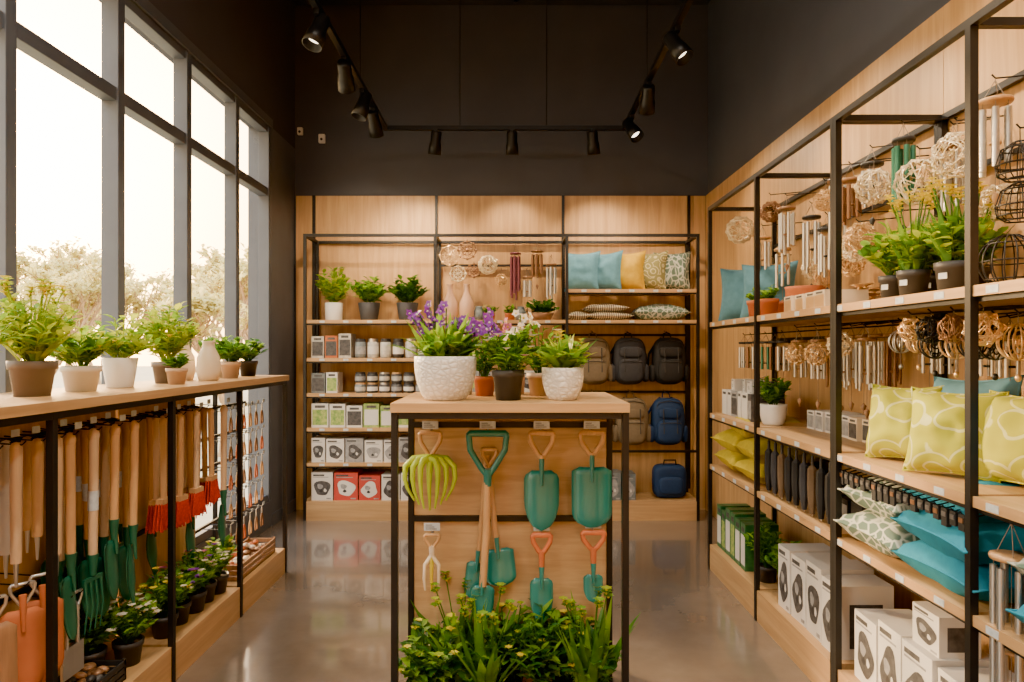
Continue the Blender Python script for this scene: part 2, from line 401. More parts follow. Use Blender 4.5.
def bloom(b,p,r,mt,n=5):
    old=b.M.copy(); b.M=old@T(p)@RZ(U(-1.2,1.2)-pi/2)@RY(U(.7,1.3)); 
    for k in range(n): b.leaf((0,0,0),2*pi*k/n,r,r*.9,mt,out=.93,droop=.1,seg=3,shape=.7)
    b.ell((0,0,.004),r*.2,r*.2,r*.25,WPET if mt is PUR else YPET,nu=6,nv=4); b.M=old
def spike(b,p0,p1,r,mt,n=7):
    p0=Vector(p0);p1=Vector(p1); mid=(p0+p1)/2+Vector((0,0,.03)); b.tube([p0,mid,p1],.003,L1,n=5)
    for k in range(n):
        q=.5+.5*k/(n-1); p=mid.lerp(p1,q*2-1)+Vector((U(-.022,.022),U(-.022,.022),U(-.008,.012)))
        bloom(b,p,r*U(.8,1.15),mt)

ZT=1.30
b=MB(); pot(b,.125,.082,.175,WPOT2,belly=.02,n=32); blades(b,.15,50,.25,.038,[L1,L4,L4],.8,.08); bush(b,.14,.13,.16,[L1,L4,L2],28,8,.065,.032)
for x,y,z in ((-.10,-.02,.34),(-.06,-.03,.37),(.0,.03,.37),(.07,.02,.33),(-.15,.02,.35),(.12,-.02,.30)): spike(b,(x*.4,y*.4,.15),(x,y,z),.025,PUR,5)
b.obj('potted_purple_orchid',(-.268,2.75,ZT))
b=MB(); pot(b,.064,.05,.12,DPOT); bush(b,.1,.135,.20,[L1,L4,L4],38,11,.055,.026,[WPET,PNK,WPET],.024,18,.04)
for x,y,z in ((-.10,0,.32),(-.07,.03,.35),(.03,.02,.29)): spike(b,(x*.3,y*.3,.1),(x,y,z),.025,PUR if x<0 else WPET,5)
b.obj('potted_flowering_plant',(-.016,2.74,ZT))
b=MB(); pot(b,.084,.055,.13,WPOT2,belly=.015,n=28); blades(b,.11,22,.19,.055,[L4,L1,L2],.85,.045,[YPET,WPET],3,.02,.8); bush(b,.11,.10,.13,[L4,L2],18,7,.065,.042); b.obj('potted_tulips',(.204,2.74,ZT))
b=MB(); pot(b,.05,.038,.085,TERRA); bush(b,.07,.08,.18,[L1,L3],16,8,.05,.018)
for x,y,z in ((-.04,0,.32),(.02,.02,.35)): spike(b,(0,0,.08),(x,y,z),.026,PUR,6)
b.obj('potted_purple_orchid',(-.12,2.99,ZT))
b=MB(); pot(b,.055,.04,.10,CREAMPOT); bush(b,.08,.10,.25,[L1,L4],22,8,.045,.022,[PNK,WPET,YPET],.026,16,.03)
spike(b,(0,0,.08),(-.04,0,.34),.024,WPET,6)
b.obj('potted_pink_flowers',(.12,3.0,ZT))
b=MB(); pot(b,.05,.045,.09,GLS,rim=False); bush(b,.07,.09,.22,[L1,L2],16,8,.05,.022,[WPET],.02,8,.03)
for x,y,z in ((-.05,0,.33),(.03,.02,.36)): spike(b,(0,0,.08),(x,y,z),.025,PNK if x<0 else WPET,6)
b.obj('potted_white_orchid',(.01,3.10,ZT))
b=MB(); pot(b,.045,.04,.08,JARW,rim=False); bush(b,.06,.07,.18,[L4,L2],14,8,.04,.02,[WPET,YPET],.025,8,.03); b.obj('potted_white_flowers',(-.22,3.08,ZT))
b=MB(); pot(b,.045,.04,.08,WPOT,rim=False); bush(b,.06,.09,.22,[L4,L1],20,8,.045,.025,[WPET,YPET],.025,8,.03); b.obj('potted_white_flowers',(.25,3.02,ZT))
for i,(x,y,k) in enumerate(((-.31,2.70,0),(-.10,2.69,1),(.12,2.72,2),(.31,2.70,1),(-.01,2.80,0),(.22,2.80,0),(-.21,2.80,1))):
    b=MB(); pot(b,.055,.042,.09,DPOT)
    if k==0: bush(b,.07,.145,.31,[L1,L3,L4,L4],34,11,.06,.034,[YPET,L2],.022,16,.04)
    elif k==1: blades(b,.07,40,.43,.042,[L1,L1,L4],.5,.05,[L2,L4],6,.026,.92); bush(b,.07,.11,.24,[L1,L3,L4],18,9,.06,.034)
    else: bush(b,.07,.13,.35,[L1,L4,L3],34,12,.08,.030,[L2],.02,8,.04)
    b.obj('potted_shrub' if k!=1 else 'potted_bulb_plant',(x,y,DK))
def lp(name,x,y,potmat,rt,h,fn,**k):
    b=MB(); pot(b,rt,rt*.74,h,potmat,rim=k.get('rim',True)); fn(b,h*.85); b.obj(name,(x,y,1.33),(0,0,U(0,6)))
lp('potted_daffodils',-1.77,2.52,TAUPE,.078,.13,lambda b,z:(blades(b,z,30,.28,.024,[L2,L4,L2],.75,.05,[YPET,L2],12,.028,1.05),bush(b,z,.19,.28,[L2,L4,L2],38,11,.06,.032)))
lp('potted_daffodils',-1.80,2.22,TERRA,.07,.12,lambda b,z:(blades(b,z,30,.29,.024,[L2,L4],.7,.05,[YPET],10,.028,1.0),bush(b,z,.17,.26,[L2,L4],28,10,.06,.032)))
lp('potted_primrose',-1.78,2.82,WPOT,.075,.105,lambda b,z:bush(b,z,.14,.18,[L4,L2,L1],30,9,.06,.034,[YPET],.018,8,.05))
lp('potted_herb',-1.78,3.10,WPOT,.075,.135,lambda b,z:bush(b,z,.14,.21,[L2,L4],32,9,.055,.034,None,0,0,.05),rim=False)
lp('potted_yellow_shrub',-1.77,3.50,TAUPE,.072,.11,lambda b,z:bush(b,z,.16,.34,[L2,L4,L2],38,12,.06,.034,[YPET],.02,14,.05))
lp('potted_herb',-1.66,3.38,CREAMPOT,.05,.08,lambda b,z:bush(b,z,.06,.10,[L4,L1],12,8,.04,.025))
lp('potted_ivy',-1.70,4.12,CREAMPOT,.06,.10,lambda b,z:bush(b,z,.14,.18,[L1,L4],30,9,.055,.034))
lp('potted_ivy',-1.84,4.25,WPOT,.06,.10,lambda b,z:bush(b,z,.12,.18,[L1,L4],26,9,.055,.034))
lp('potted_ivy',-1.72,4.45,DPOT,.06,.10,lambda b,z:bush(b,z,.13,.16,[L1,L3,L4],26,9,.055,.034))
for x,y in ((-1.84,3.82),(-1.68,3.78)):
    b=MB(); b.lathe([(.001,0),(.05,0),(.065,.05),(.06,.13),(.035,.18),(.03,.21),(.036,.22),(.03,.215),(.001,.02)],CREAMC,n=20); b.obj('ceramic_bottle_vase',(x,y,1.33))

for x,mt_,mx in ((-1.61,WPOT,[L4,L2]),(-1.29,DPOT,[L1,L4]),(-.945,DPOT,[L1,L3])):
    b=MB(); pot(b,.10 if x>-1.5 else .08,.075,.16,mt_,rim=False); bush(b,.13,.14,.30 if x>-1.5 else .36,mx,36,10,.075,.045,[WPET],.025,5,.07); b.obj('potted_foliage_plant',(x,6.17,1.765))
b=MB(); pot(b,.12,.09,.07,BRONZE,rim=False); bush(b,.05,.14,.15,[L1,L3],26,9,.06,.03,[YPET],.015,6,.07); b.obj('planted_bowl',(.26,6.17,1.765))
for x in (-.2,-.02): 
    b=MB(); pot(b,.045,.04,.07,TERRA); bush(b,.05,.06,.1,[L1,L4],12,7,.04,.025); b.obj('potted_herb',(x,6.2,1.765))

for i,(x,y,rt,h,k) in enumerate(((1.50,2.68,.055,.10,0),(1.47,2.50,.055,.10,1),(1.49,2.30,.06,.105,1),(1.63,2.42,.055,.10,1),(1.63,2.62,.055,.10,0))):
    b=MB(); pot(b,rt,rt*.78,h,DPOT)
    if k: blades(b,h*.85,34,.27,.026,[L1,L4,L4],.45,.04,[YPET],9,.022,1.08); bush(b,h*.8,.10,.20,[L4,L1,L2],24,9,.055,.03,[YPET],.02,8)
    else: bush(b,h*.8,.12,.22,[L4,L1,L2],32,9,.055,.034,[YPET],.02,6,.04)
    tag(b,0,-rt*.9,h*.55,.03,.02)
    b.obj('potted_narcissus',(x,y,1.69),(0,0,-1.2))
b=MB(); pot(b,.075,.055,.12,WPOT,belly=.01); bush(b,.1,.1,.19,[L1,L4],22,9,.055,.025,[WPET],.015,6,.05); b.obj('potted_fern',(1.50,3.92,1.07))
for x,y in ((1.44,4.02),(1.62,4.12),(1.46,3.88)):
    b=MB(); pot(b,.055,.04,.10,TERRA); 
    if x<1.5: bush(b,.08,.06,.1,[L1,L4],10,7,.04,.025)
    b.obj('terracotta_pot',(x,y,1.69))
b=MB(); b.lathe([(.001,0),(.09,0),(.10,.02),(.10,.13),(.105,.15),(.095,.15),(.09,.03),(.001,.02)],TERRA,n=24); b.obj('terracotta_planter',(1.58,3.68,1.69))
for x,y in ((1.47,3.93),(1.50,3.68)):
    b=MB(); pot(b,.055,.045,.09,DPOT); bush(b,.07,.12,.26,[L1,L4],24,9,.055,.03); b.obj('potted_fern',(x,y,.17))

for i,(x,y,fl) in enumerate(((-1.63,2.90,[WPET]),(-1.62,3.18,[YPET,WPET]),(-1.63,3.33,[PUR,PNK]),(-1.62,3.48,[WPET,PNK]),(-1.63,3.62,[PUR,WPET]),(-1.62,3.75,[WPET,YPET]),(-1.73,2.80,[WPET]))):
    b=MB(); pot(b,.06,.045,.10,DPOT); bush(b,.08,.10,.23,[L1,L4,L4],26,10,.05,.026,fl,.024,14,.04); b.obj('potted_flowers',(x,y,.17))

# ------------------------------------------------------------------ tools (local: facing -y, hang point z=0)
def dgrip(b,w,h,mt,r=.008,z=0,tw=None):
    b.tube([(-w/2,0,z-.012),(-w/2+.004,0,z-.004),(w/2-.004,0,z-.004),(w/2,0,z-.012)],r,mt,n=8)
    for s in(-1,1): b.tube([(s*w/2,0,z-.010),(s*w*.46,0,z-h*.4),(s*w*.18,0,z-h*.8),(0,0,z-h)],r*.9,mt,n=8)
def blade(b,z,L,W,mt,kind='point',curve=.25,x=0,y=0):
    rows=14; cols=8; vs=[];fs=[]
    for i in range(rows+1):
        q=i/rows
        if kind=='point': w=min(1,.55+q*5)*(1 if q<.45 else math.sqrt(max(0,1-((q-.45)/.55)**2))*.97+.03)
        elif kind=='square': w=min(1,.6+q*6)*(1 if q<.75 else math.sqrt(max(0,1-((q-.75)/.26)**2)))
        else: w=min(1,.3+q*2)*(1 if q<.6 else (1-(q-.6)/.4*.9))
        for j in range(cols+1):
            u=-1+2*j/cols; vs.append((x+u*w*W/2,y-curve*W*(1-u*u)*.5*w+.01-.02*q*q+.0,z-L*q))
    n=len(vs); vs+=[(a,c+.004,d) for a,c,d in vs]
    for i in range(rows):
        for j in range(cols):
            a=i*(cols+1)+j; f=(a,a+1,a+cols+2,a+cols+1); fs.append(f[::-1]); fs.append(tuple(k+n for k in f))
    for i in range(rows):
        for j in (0,cols):
            a=i*(cols+1)+j; fs.append((a,a+cols+1,a+cols+1+n,a+n))
    for j in range(cols): fs.append((j,j+1,j+1+n,j+n))
    b.add(vs,fs,mt,True)
    b.cyl((x,y-.002,z+.05),(x,y-.012,z-L*.25),.012,mt,r1=.006,n=8)
def trowel(gm,bm,w,h,shaft,L,W,kind='point',bend=0):
    b=MB(); dgrip(b,w,h,gm,.012); b.cyl((0,0,-h+.015),(0,0,-h-shaft),.014,gm,r1=.011)
    blade(b,-h-shaft-.02,L,W,bm,kind); return b
chook(.122,1.155); trowel(W_h,TEAL,.095,.11,.03,.245,.145).obj('garden_trowel',(.122,2.81,1.163))
chook(.329,1.155); trowel(W_h,TEAL,.095,.10,.025,.245,.165,'square').obj('scoop_spade',(.329,2.81,1.163))
chook(.122,.735); trowel(ORG,TEAL,.075,.085,.08,.17,.095).obj('hand_trowel',(.122,2.81,.743))
chook(.335,.745); trowel(ORG,TEAL,.09,.08,.08,.11,.08).obj('hand_trowel',(.335,2.81,.753))
chook(-.10,1.155)
b=MB(); dgrip(b,.155,.18,TEAL,.014,.03); b.tube([(0,0,-.13),(-.004,0,-.35),(-.02,0,-.60)],.016,W_h,n=10); b.cyl((0,0,-.12),(0,0,-.19),.019,TEAL,r1=.016)
b.M=T((-.022,0,-.60))@RY(.03); blade(b,0,.14,.10,TEAL); b.obj('long_handled_spade',(-.10,2.80,1.132))
b=MB(); dgrip(b,.06,.07,W_h,.009); b.tube([(0,0,-.07),(.02,0,-.30),(.035,0,-.43)],.013,W_h,n=10)
b.M=T((.035,0,-.42))@RY(-.12); blade(b,0,.15,.13,TEAL,'square'); b.obj('long_handled_spade',(-.095,2.845,1.09))
b=MB(); b.cyl((0,0,.0),(-.035,0,-.45),.012,W_h); b.M=T((-.04,0,-.45))@RY(.1); blade(b,0,.15,.09,TEAL,'square'); b.obj('hand_trowel',(-.105,2.862,1.06))
chook(-.337,1.155)
b=MB(); dgrip(b,.085,.10,W_h,.010)
b.cyl((0,0,-.09),(0,0,-.125),.017,LIME)
for s in (-1,1):
    for k in range(3):
        w=.032+.03*k; y=-.014+.012*k
        b.tube([(s*.005,y,-.11),(s*w*.75,y-.01,-.112),(s*w*1.08,y-.02,-.14),(s*w*1.12,y-.02,-.19),(s*w*1.0,y-.02,-.25+.010*k),(s*w*.7,y-.01,-.31+.014*k)],.0185,LIME,n=8,r2=.004)
b.tube([(0,-.01,-.12),(0,-.035,-.2),(0,-.01,-.32)],.016,LIME,n=8,r2=.004)
b.obj('lime_hand_cultivator',(-.337,2.81,1.163))
chook(-.330,.735)
b=MB(); dgrip(b,.06,.06,W_h,.008); b.cyl((0,0,-.05),(0,0,-.10),.013,CREAMC,r1=.010)
for s in (-1,0,1):
    b.tube([(0,0,-.09),(s*.028,-.004,-.125),(s*.030,-.015,-.18),(s*.026,-.005,-.23)],.0105,YPET if s==0 else CREAMC,n=8,r2=.004)
b.obj('hand_fork',(-.330,2.81,.743))

def longtool(kind):
    b=MB(); S=U(.38,.50); wh=R.choice([W_h,W_h,W_h2])
    b.ell((0,0,-.012),.021,.021,.03,wh,nu=10,nv=6)
    b.tube([(0,0,-.01),(0,0,-S*.5),(0,0,-S)],.0185,wh,n=10,r2=.016)
    b.cyl((0,0,-S+.03),(0,0,-S-.05),.020,DGRN,r1=.012)
    if U(0,1)<.35: b.cyl((0,0,-S*.45),(0,0,-S*.6),.0192,TAG,r1=.0186)
    if kind==0: blade(b,-S-.05,.24,.11,DGRN)
    elif kind==1: blade(b,-S-.05,.26,.09,DGRN,'n')
    elif kind==2:
        b.box(-.05,.05,-.006,.006,-S-.07,-S-.055,DGRN)
        for k in range(4): b.tube([(-.045+.03*k,0,-S-.06),(-.045+.03*k,-.012,-S-.16),(-.045+.03*k,0,-S-.26)],.006,DGRN,n=6,r2=.003)
    return b
yy=2.47; i=0
while yy<3.03:
    k=[0,1,0,2,0,1,0,0][i%8]; x=[-1.60,-1.66,-1.715][i%3]
    lhook(x+.02,yy,1.195,i%2==0)
    longtool(k).obj('garden_spade' if k!=2 else 'garden_fork',(x,yy,1.185),(0,U(-.05,.05),pi/2+U(-.3,.3)))
    yy+=.047; i+=1
def brush():
    b=MB(); S=U(.34,.40); wh=R.choice([W_h,W_h2])
    b.tube([(0,0,0),(0,0,-S)],.016,wh,n=10,r2=.014); b.ell((0,0,-.005),.018,.018,.02,wh,nu=8,nv=5)
    b.box(-.04,.04,-.016,.016,-S-.025,-S,W_h)
    for k in range(14):
        for j in range(3): 
            x=-.04+k*.0062; b.cyl((x,-.012+.012*j,-S-.02),(x*1.6,-.018+.018*j,-S-.14+U(-.012,.012)),.004,RED,r1=.003,n=4)
    return b
i=0; yy=3.13
while yy<3.81:
    x=[-1.60,-1.66,-1.715][i%3]
    lhook(x+.015,yy,1.19,i%2==0); 
    if i%5==2: longtool(1).obj('garden_hoe',(x,yy,1.18),(0,U(-.04,.04),pi/2))
    else: brush().obj('hand_broom',(x,yy,1.18),(0,U(-.05,.05),pi/2+U(-.1,.1)))
    yy+=.055; i+=1
i=0; yy=1.98
while yy<2.45:
    x=-1.62 if i%2 else -1.69
    b=MB(); L=U(.30,.42); wh=[W_h,W_h2,WHT,W_h][i%4]; b.tube([(0,0,0),(0,0,-L)],.019,wh,n=10,r2=.016); b.ell((0,0,0),.019,.019,.02,wh,nu=8,nv=5)
    b.cyl((0,0,-L),(0,0,-L-.08),.008,STEEL,r1=.004)
    lhook(x+.02,yy,1.19,i%2==0); b.obj('wooden_dibber',(x,yy,1.18),(0,0,pi/2)); yy+=.05; i+=1
for y,mt_ in ((2.355,TERRA),(2.26,TERRA),(2.13,W_dark)):
    b=MB(); dgrip(b,.07,.08,STEEL,.006); blade(b,-.09,.28,.13,mt_,'square'); lhook(-1.61,y,.72,False); b.obj('garden_scoop',(-1.62,y,.73),(0,0,pi/2-.75))
for y in (2.47,2.53):
    b=MB(); dgrip(b,.05,.06,STEEL,.006); b.cyl((0,0,-.05),(0,0,-.20),.007,STEEL); b.box(-.03,.03,-.005,.005,-.30,-.19,STEEL); lhook(-1.60,y,.60,False); b.obj('metal_weeder',(-1.61,y,.61),(0,0,pi/2))
def pruner(b,mtx,hm):
    b.M=mtx
    for s in (-1,1):
        b.tube([(0,0,-.05),(s*.012,0,-.07),(s*.018,0,-.11),(s*.012,0,-.135)],.006,hm,n=6)
        b.tube([(0,0,-.055),(s*.006,0,-.03),(s*.002,0,-.0)],.004,STEEL,n=5,r2=.002)
    b.ell((0,0,-.052),.007,.006,.007,STEEL,nu=6,nv=4); b.M=Matrix()
for r_,z in enumerate((1.15,.98,.81,.64,.47)):
    b=MB()
    for k in range(7):
        y=3.93+k*.1; pruner(b,T((-1.66,y,z))@RZ(pi/2),[W_h,W_dark,BRONZE,ORG][(k+r_)%4])
        b.tube([(-1.79,y,z-.002),(-1.66,y,z-.004),(-1.65,y,z+.008)],.0025,BLK,n=4)
        b.box(-1.649,-1.647,y-.015,y+.015,z+.005,z+.025,TAG)
    b.obj('pruning_shears_row')
def crate(name,x0,x1,y0,y1,z,h,mt,fill):
    b=MB(); n=3
    for k in range(n):
        za=z+h*k/n; zb=za+h/n*.75
        b.box(x0,x1,y0,y0+.008,za,zb,mt); b.box(x0,x1,y1-.008,y1,za,zb,mt)
        b.box(x0,x0+.008,y0+.008,y1-.008,za,zb,mt); b.box(x1-.008,x1,y0+.008,y1-.008,za,zb,mt)
    for x in (x0,x1-.012):
        for y in (y0,y1-.012): b.box(x,x+.012,y,y+.012,z,z+h,mt)
    b.box(x0,x1,y0,y1,z,z+.006,mt)
    for k in range(40):
        b.ell((U(x0+.03,x1-.03),U(y0+.03,y1-.03),z+h*U(.5,.85)),U(.012,.03),U(.012,.03),.015,R.choice(fill),nu=8,nv=5)
    b.obj(name)
crate('storage_crate',-1.74,-1.56,2.32,2.76,.17,.085,BLK2,[PIC,BRONZE,BLK2,W_dark])
crate('wooden_crate',-1.74,-1.56,3.92,4.5,.17,.10,W_dark,[BRONZE,TERRA,CREAMC])

# ------------------------------------------------------------------ boxes etc
def pbox(b,x,y,z,w,d,h,mb_,pic,rot=0,style=0):
    b.M=T((x,y,z))@RZ(rot)
    b.box(-w/2,w/2,0,d,0,h,mb_)
    if style==0:
        n=22
        def blob(cx,cz,rx,rz,ph,mt_,yy):
            vs=[(cx,yy,cz)]+[(cx+rx*(1+.16*math.sin(3*a+ph))*math.cos(a),yy,cz+rz*(1+.15*math.cos(2*a+ph))*math.sin(a)) for a in [2*pi*k/n for k in range(n)]]
            b.add(vs,[(0,k+1,(k+1)%n+1) for k in range(n)],mt_)
        blob(0,h*.44,w*.37,h*.30,w*50+h*90,pic,-.001); blob(-w*.1,h*.5,w*.13,h*.10,1,PICY,-.0015); blob(w*.14,h*.36,w*.07,h*.06,2,WHT,-.0015); blob(-w*.05,h*.34,w*.08,h*.05,3,BLK2,-.0015)
        b.box(-w*.42,w*.1,-.0012,0,h*.87,h*.93,PIC); b.box(-w*.42,w*.3,-.0012,0,h*.82,h*.845,PICY)
        b.box(-w/2-.0008,-w/2,d*.2,d*.8,h*.15,h*.75,pic); b.box(w/2,w/2+.0008,d*.2,d*.8,h*.15,h*.75,pic)
        b.box(w*.2,w*.42,-.0012,0,h*.04,h*.09,PICY)
    else:
        b.box(-w*.44,w*.44,-.001,0,h*.1,h*.75,pic); b.box(-w*.3,w*.3,-.0012,0,h*.82,h*.92,PIC)
    b.M=Matrix()
def row(name,x0,x1,y,z,ws,h,mbs,pics,d=.2,rows2=0,style=0):
    b=MB(); x=x0
    while True:
        w=R.choice(ws)
        if x+w>x1: break
        k=R.randrange(len(mbs)); hh=h*U(.85,1)
        pbox(b,x+w/2,y,z,w-.012,d,hh,mbs[k],pics[k%len(pics)],0,style)
        x+=w
    b.obj(name)
row('boxed_goods_row',-1.78,-.72,6.04,.17,[.17,.2,.22],.25,[WHT,WHT,WHT,REDB],[PIC,PICY,PIC,WHT])
row('boxed_goods_row',-1.78,-.72,6.04,.507,[.13,.15,.17],.22,[WHT,WHT,PICY],[PIC,PICY,PIC])
row('boxed_goods_row',-1.78,-.72,6.04,.815,[.12,.15,.16],.22,[WHT,REDB,WHT,PICG],[PICG,WHT,PIC,WHT],style=1)
def jars(name,x0,x1,y,z,r,h,mts,stack=1):
    b=MB(); x=x0+r
    while x+r<x1:
        for s in range(stack):
            zz=z+s*(h+.002); m=R.choice(mts)
            b.lathe([(.001,zz),(r*.9,zz),(r,zz+.008),(r,zz+h*.8),(r*.85,zz+h*.84)],m,n=16,c=(x,y+r,0))
            b.lathe([(r*.88,zz+h*.82),(r*.88,zz+h),(.001,zz+h)],R.choice([BLK2,STEEL,W_h]),n=16,c=(x,y+r,0),smooth=False)
            b.lathe([(r*1.01,zz+h*.2),(r*1.01,zz+h*.6)],R.choice([WHT,JARW,PICY]),n=16,c=(x,y+r,0))
        x+=2*r+.012
    b.obj(name)
jars('jar_row',-1.40,-.72,6.04,1.12,.048,.09,[JARB,PIC,BLK2],2)
row('boxed_goods_row',-1.78,-1.42,6.04,1.12,[.11,.13],.2,[PICY,WHT,JARB],[PIC,PICG],style=1)
jars('jar_row',-1.40,-.72,6.04,1.43,.05,.17,[JARB,BLK2,JARW],1)
row('boxed_goods_row',-1.78,-1.42,6.04,1.43,[.10,.12],.22,[TERRA,PICY,JARW],[PIC,WHT],style=1)
row('boxed_goods_row',-.64,.44,6.09,1.12,[.16,.19],.2,[WHT,PICY],[PIC,PICG])
row('boxed_goods_row',-.64,.44,6.09,.507,[.16,.19],.2,[WHT,PICY],[PIC,PICG])
row('boxed_goods_row',-.64,.44,6.04,.17,[.16,.19],.2,[WHT,PICY],[PIC,PICG])
def rboxes(name,ya,yb,z,ws,h,d,x,mbs,pics,style=0,jit=.0,top=0):
    b=MB(); y=yb
    while True:
        w=R.choice(ws)
        if y-w<ya: break
        k=R.randrange(len(mbs)); hh=h*U(.88,1)
        pbox(b,x+U(0,jit),y-w/2,z,w-.014,d,hh,mbs[k],pics[k%len(pics)],-pi/2+U(-.04,.04),style)
        if top and U(0,1)<top: pbox(b,x+.04,y-w/2,z+hh,w-.04,d-.08,hh*.45,mbs[k],pics[k%len(pics)],-pi/2,0)
        y-=w
    b.obj(name)
rboxes('white_product_boxes',2.92,3.58,.17,[.15,.17],.34,.24,1.39,[WHT],[PIC,PICY],jit=.02)
rboxes('white_product_boxes',2.05,2.80,.17,[.17,.19],.31,.22,1.38,[WHT],[PIC],jit=.03,top=.4)
rboxes('white_product_boxes',1.15,1.96,.17,[.17,.19],.24,.22,1.38,[WHT],[PIC],jit=.03,top=.4)
rboxes('seed_packet_boxes',4.02,4.66,.17,[.09,.10],.30,.2,1.40,[PICGN,PICGN,PIC],[PICG,WHT],1)
rboxes('small_goods_boxes',4.04,4.66,1.07,[.08,.1,.12],.17,.2,1.42,[PIC,PICY,WHT,JARB],[PICY,PIC,WHT],1,.02,.5)
rboxes('small_goods_boxes',2.95,3.78,1.07,[.08,.1],.11,.15,1.62,[WHT,CREAMC,JARB],[PICY,PIC],1,.02)
rboxes('gold_ornament_boxes',2.96,3.54,1.69,[.11,.12],.085,.2,1.40,[CREAMC,GOLD],[GOLD,BRONZE],1,.02)
rboxes('small_goods_boxes',2.94,3.76,.72,[.10,.12],.10,.2,1.52,[BLK2,PIC],[PICY,PIC],1,.02)

# ------------------------------------------------------------------ pillows
def pillow(name,w,h,th,mt,loc,rot,e_=.42):
    b=MB(); N=18; vs=[];fs=[]; sd=U(0,50)
    for sgn in (-1,1):
        for j in range(N+1):
            v=-1+2*j/N
            for i in range(N+1):
                u=-1+2*i/N
                x=w/2*u*(1-.12*(1-v*v)*abs(u)); z=h/2*v*(1-.12*(1-u*u)*abs(v))
                y=sgn*th/2*((1-u**2)*(1-v**2))**e_*(1+.22*noise.noise(Vector((u*2.4+sd,v*2.4,sgn*3))))
                vs.append((x,y,z))
    for q,sgn in enumerate((-1,1)):
        o=q*(N+1)**2
        for j in range(N):
            for i in range(N):
                a=o+j*(N+1)+i; f=(a,a+1,a+N+2,a+N+1); fs.append(f if sgn<0 else f[::-1])
    b.add(vs,fs,mt,True)
    e=[]
    for i in range(N+1): e.append(i)
    for j in range(1,N+1): e.append(j*(N+1)+N)
    for i in range(N-1,-1,-1): e.append(N*(N+1)+i)
    for j in range(N-1,0,-1): e.append(j*(N+1))
    b.tube([vs[k] for k in e],.004,mt,n=5,closed=True)
    return b.obj(name,loc,rot)
for x,mt_,rz in ((.64,P_blue,-.5),(.85,P_blue,-.6),(1.05,P_yel,-.45),(1.25,P_oliv,-.6),(1.45,P_pat,-.25)):
    pillow('throw_pillow',.33,.36,.19,mt_,(x,6.2,2.036+.177),(-.12,U(-.04,.04),rz))
for x,w,z,mt_ in ((.86,.42,0,P_str),(.84,.40,.07,P_str),(1.33,.50,.02,P_pat),(.6,.2,0,P_str)):
    pillow('seat_cushion',w,.32,.085 if z<.1 and w<.5 else .16,mt_,(x,6.19,1.765+.04+z+(.01 if w>=.5 else 0)),(pi/2,0,U(-.05,.05)))
for x,y,s,mt_,rz,rx in ((1.52,2.64,.30,P_lime,-pi/2+.5,-.2),(1.66,2.46,.34,P_blue,-pi/2+.3,-.15),(1.50,2.32,.30,P_lime,-pi/2+.6,-.2),(1.60,2.13,.30,P_lime,-pi/2+.2,-.2),(1.55,1.7,.32,P_teal,-pi/2,-.2),(1.55,1.35,.32,P_lime,-pi/2,-.2)):
    pillow('throw_pillow',s,s,.17,mt_,(x,y,1.07+s/2*.985),(rx,U(-.05,.05),rz))
for x,y,z,w,d,th,mt_ in ((1.56,2.63,.07,.42,.44,.17,P_pat),(1.565,2.62,.20,.41,.43,.16,P_pat),(1.565,2.22,.068,.42,.43,.17,P_teal),(1.56,2.22,.18,.42,.43,.17,P_teal),(1.58,2.24,.28,.38,.39,.14,P_teal),(1.57,1.65,.07,.42,.44,.17,P_teal),(1.57,1.65,.19,.42,.44,.17,P_pat)):
    pillow('floor_cushion',d,w,th,mt_,(x,y,.72+z+.005),(pi/2,U(-.03,.03),U(-.08,.08)),.34)
for x,y,z in ((1.57,4.44,.065),(1.57,4.02,.065),(1.56,4.42,.185),(1.57,4.02,.185),(1.58,4.22,.30)):
    pillow('floor_cushion',.41,.41,.165,P_chart,(x,y,.725+z),(pi/2,0,U(-.1,.1)),.36)
pillow('throw_pillow',.34,.36,.16,P_blue,(1.53,4.48,1.69+.178),(-.12,0,-pi/2+.95)); pillow('throw_pillow',.34,.36,.16,P_blue,(1.60,4.26,1.69+.178),(-.12,0,-pi/2+.95))

# ------------------------------------------------------------------ backpacks
def backpack(mt,zip_=STEEL):
    b=MB()
    b.ell((0,-.10,-.26),.15,.085,.215,mt,nu=24,nv=16,e=.6)
    b.ell((0,-.185,-.345),.115,.045,.105,mt,nu=20,nv=12,e=.55)
    b.ell((0,-.175,-.18),.105,.03,.05,mt,nu=20,nv=10,e=.55)
    for s in (-1,1):
        b.ell((s*.15,-.10,-.37),.03,.06,.08,mt,nu=12,nv=8,e=.6)
        b.tube([(s*.05,-.02,-.05),(s*.09,0,-.09),(s*.165,-.015,-.2),(s*.175,-.02,-.33),(s*.13,-.02,-.44)],.012,mt,n=6)
        b.cyl((s*.06,-.205,-.14),(s*.06,-.232,-.36),.005,zip_,n=5)
    b.tube([(-.035,-.04,-.045),(-.03,-.02,-.01),(0,-.012,.0),(.03,-.02,-.01),(.035,-.04,-.045)],.006,mt,n=6)
    b.tube([(-.09,-.225,-.27),(-.04,-.235,-.262),(.04,-.235,-.262),(.09,-.225,-.27)],.0035,zip_,n=5)
    b.tube([(-.12,-.16,-.16),(-.10,-.17,-.09),(0,-.175,-.07),(.10,-.17,-.09),(.12,-.16,-.16)],.0035,zip_,n=5)
    return b
for x,z,mt_ in ((.745,1.66,B_bei),(1.07,1.66,B_gry),(1.43,1.66,B_blk),(.745,1.11,B_brn),(1.09,1.11,B_bei),(1.42,1.11,B_blu)):
    bhook(x,6.33,z); backpack(mt_,BLK2).obj('backpack',(x,6.33,z))
b=MB(); b.ell((0,0,.15),.15,.09,.15,B_blu,nu=24,nv=14,e=.45); b.ell((0,-.08,.12),.11,.03,.08,B_blu,nu=20,nv=10,e=.5)
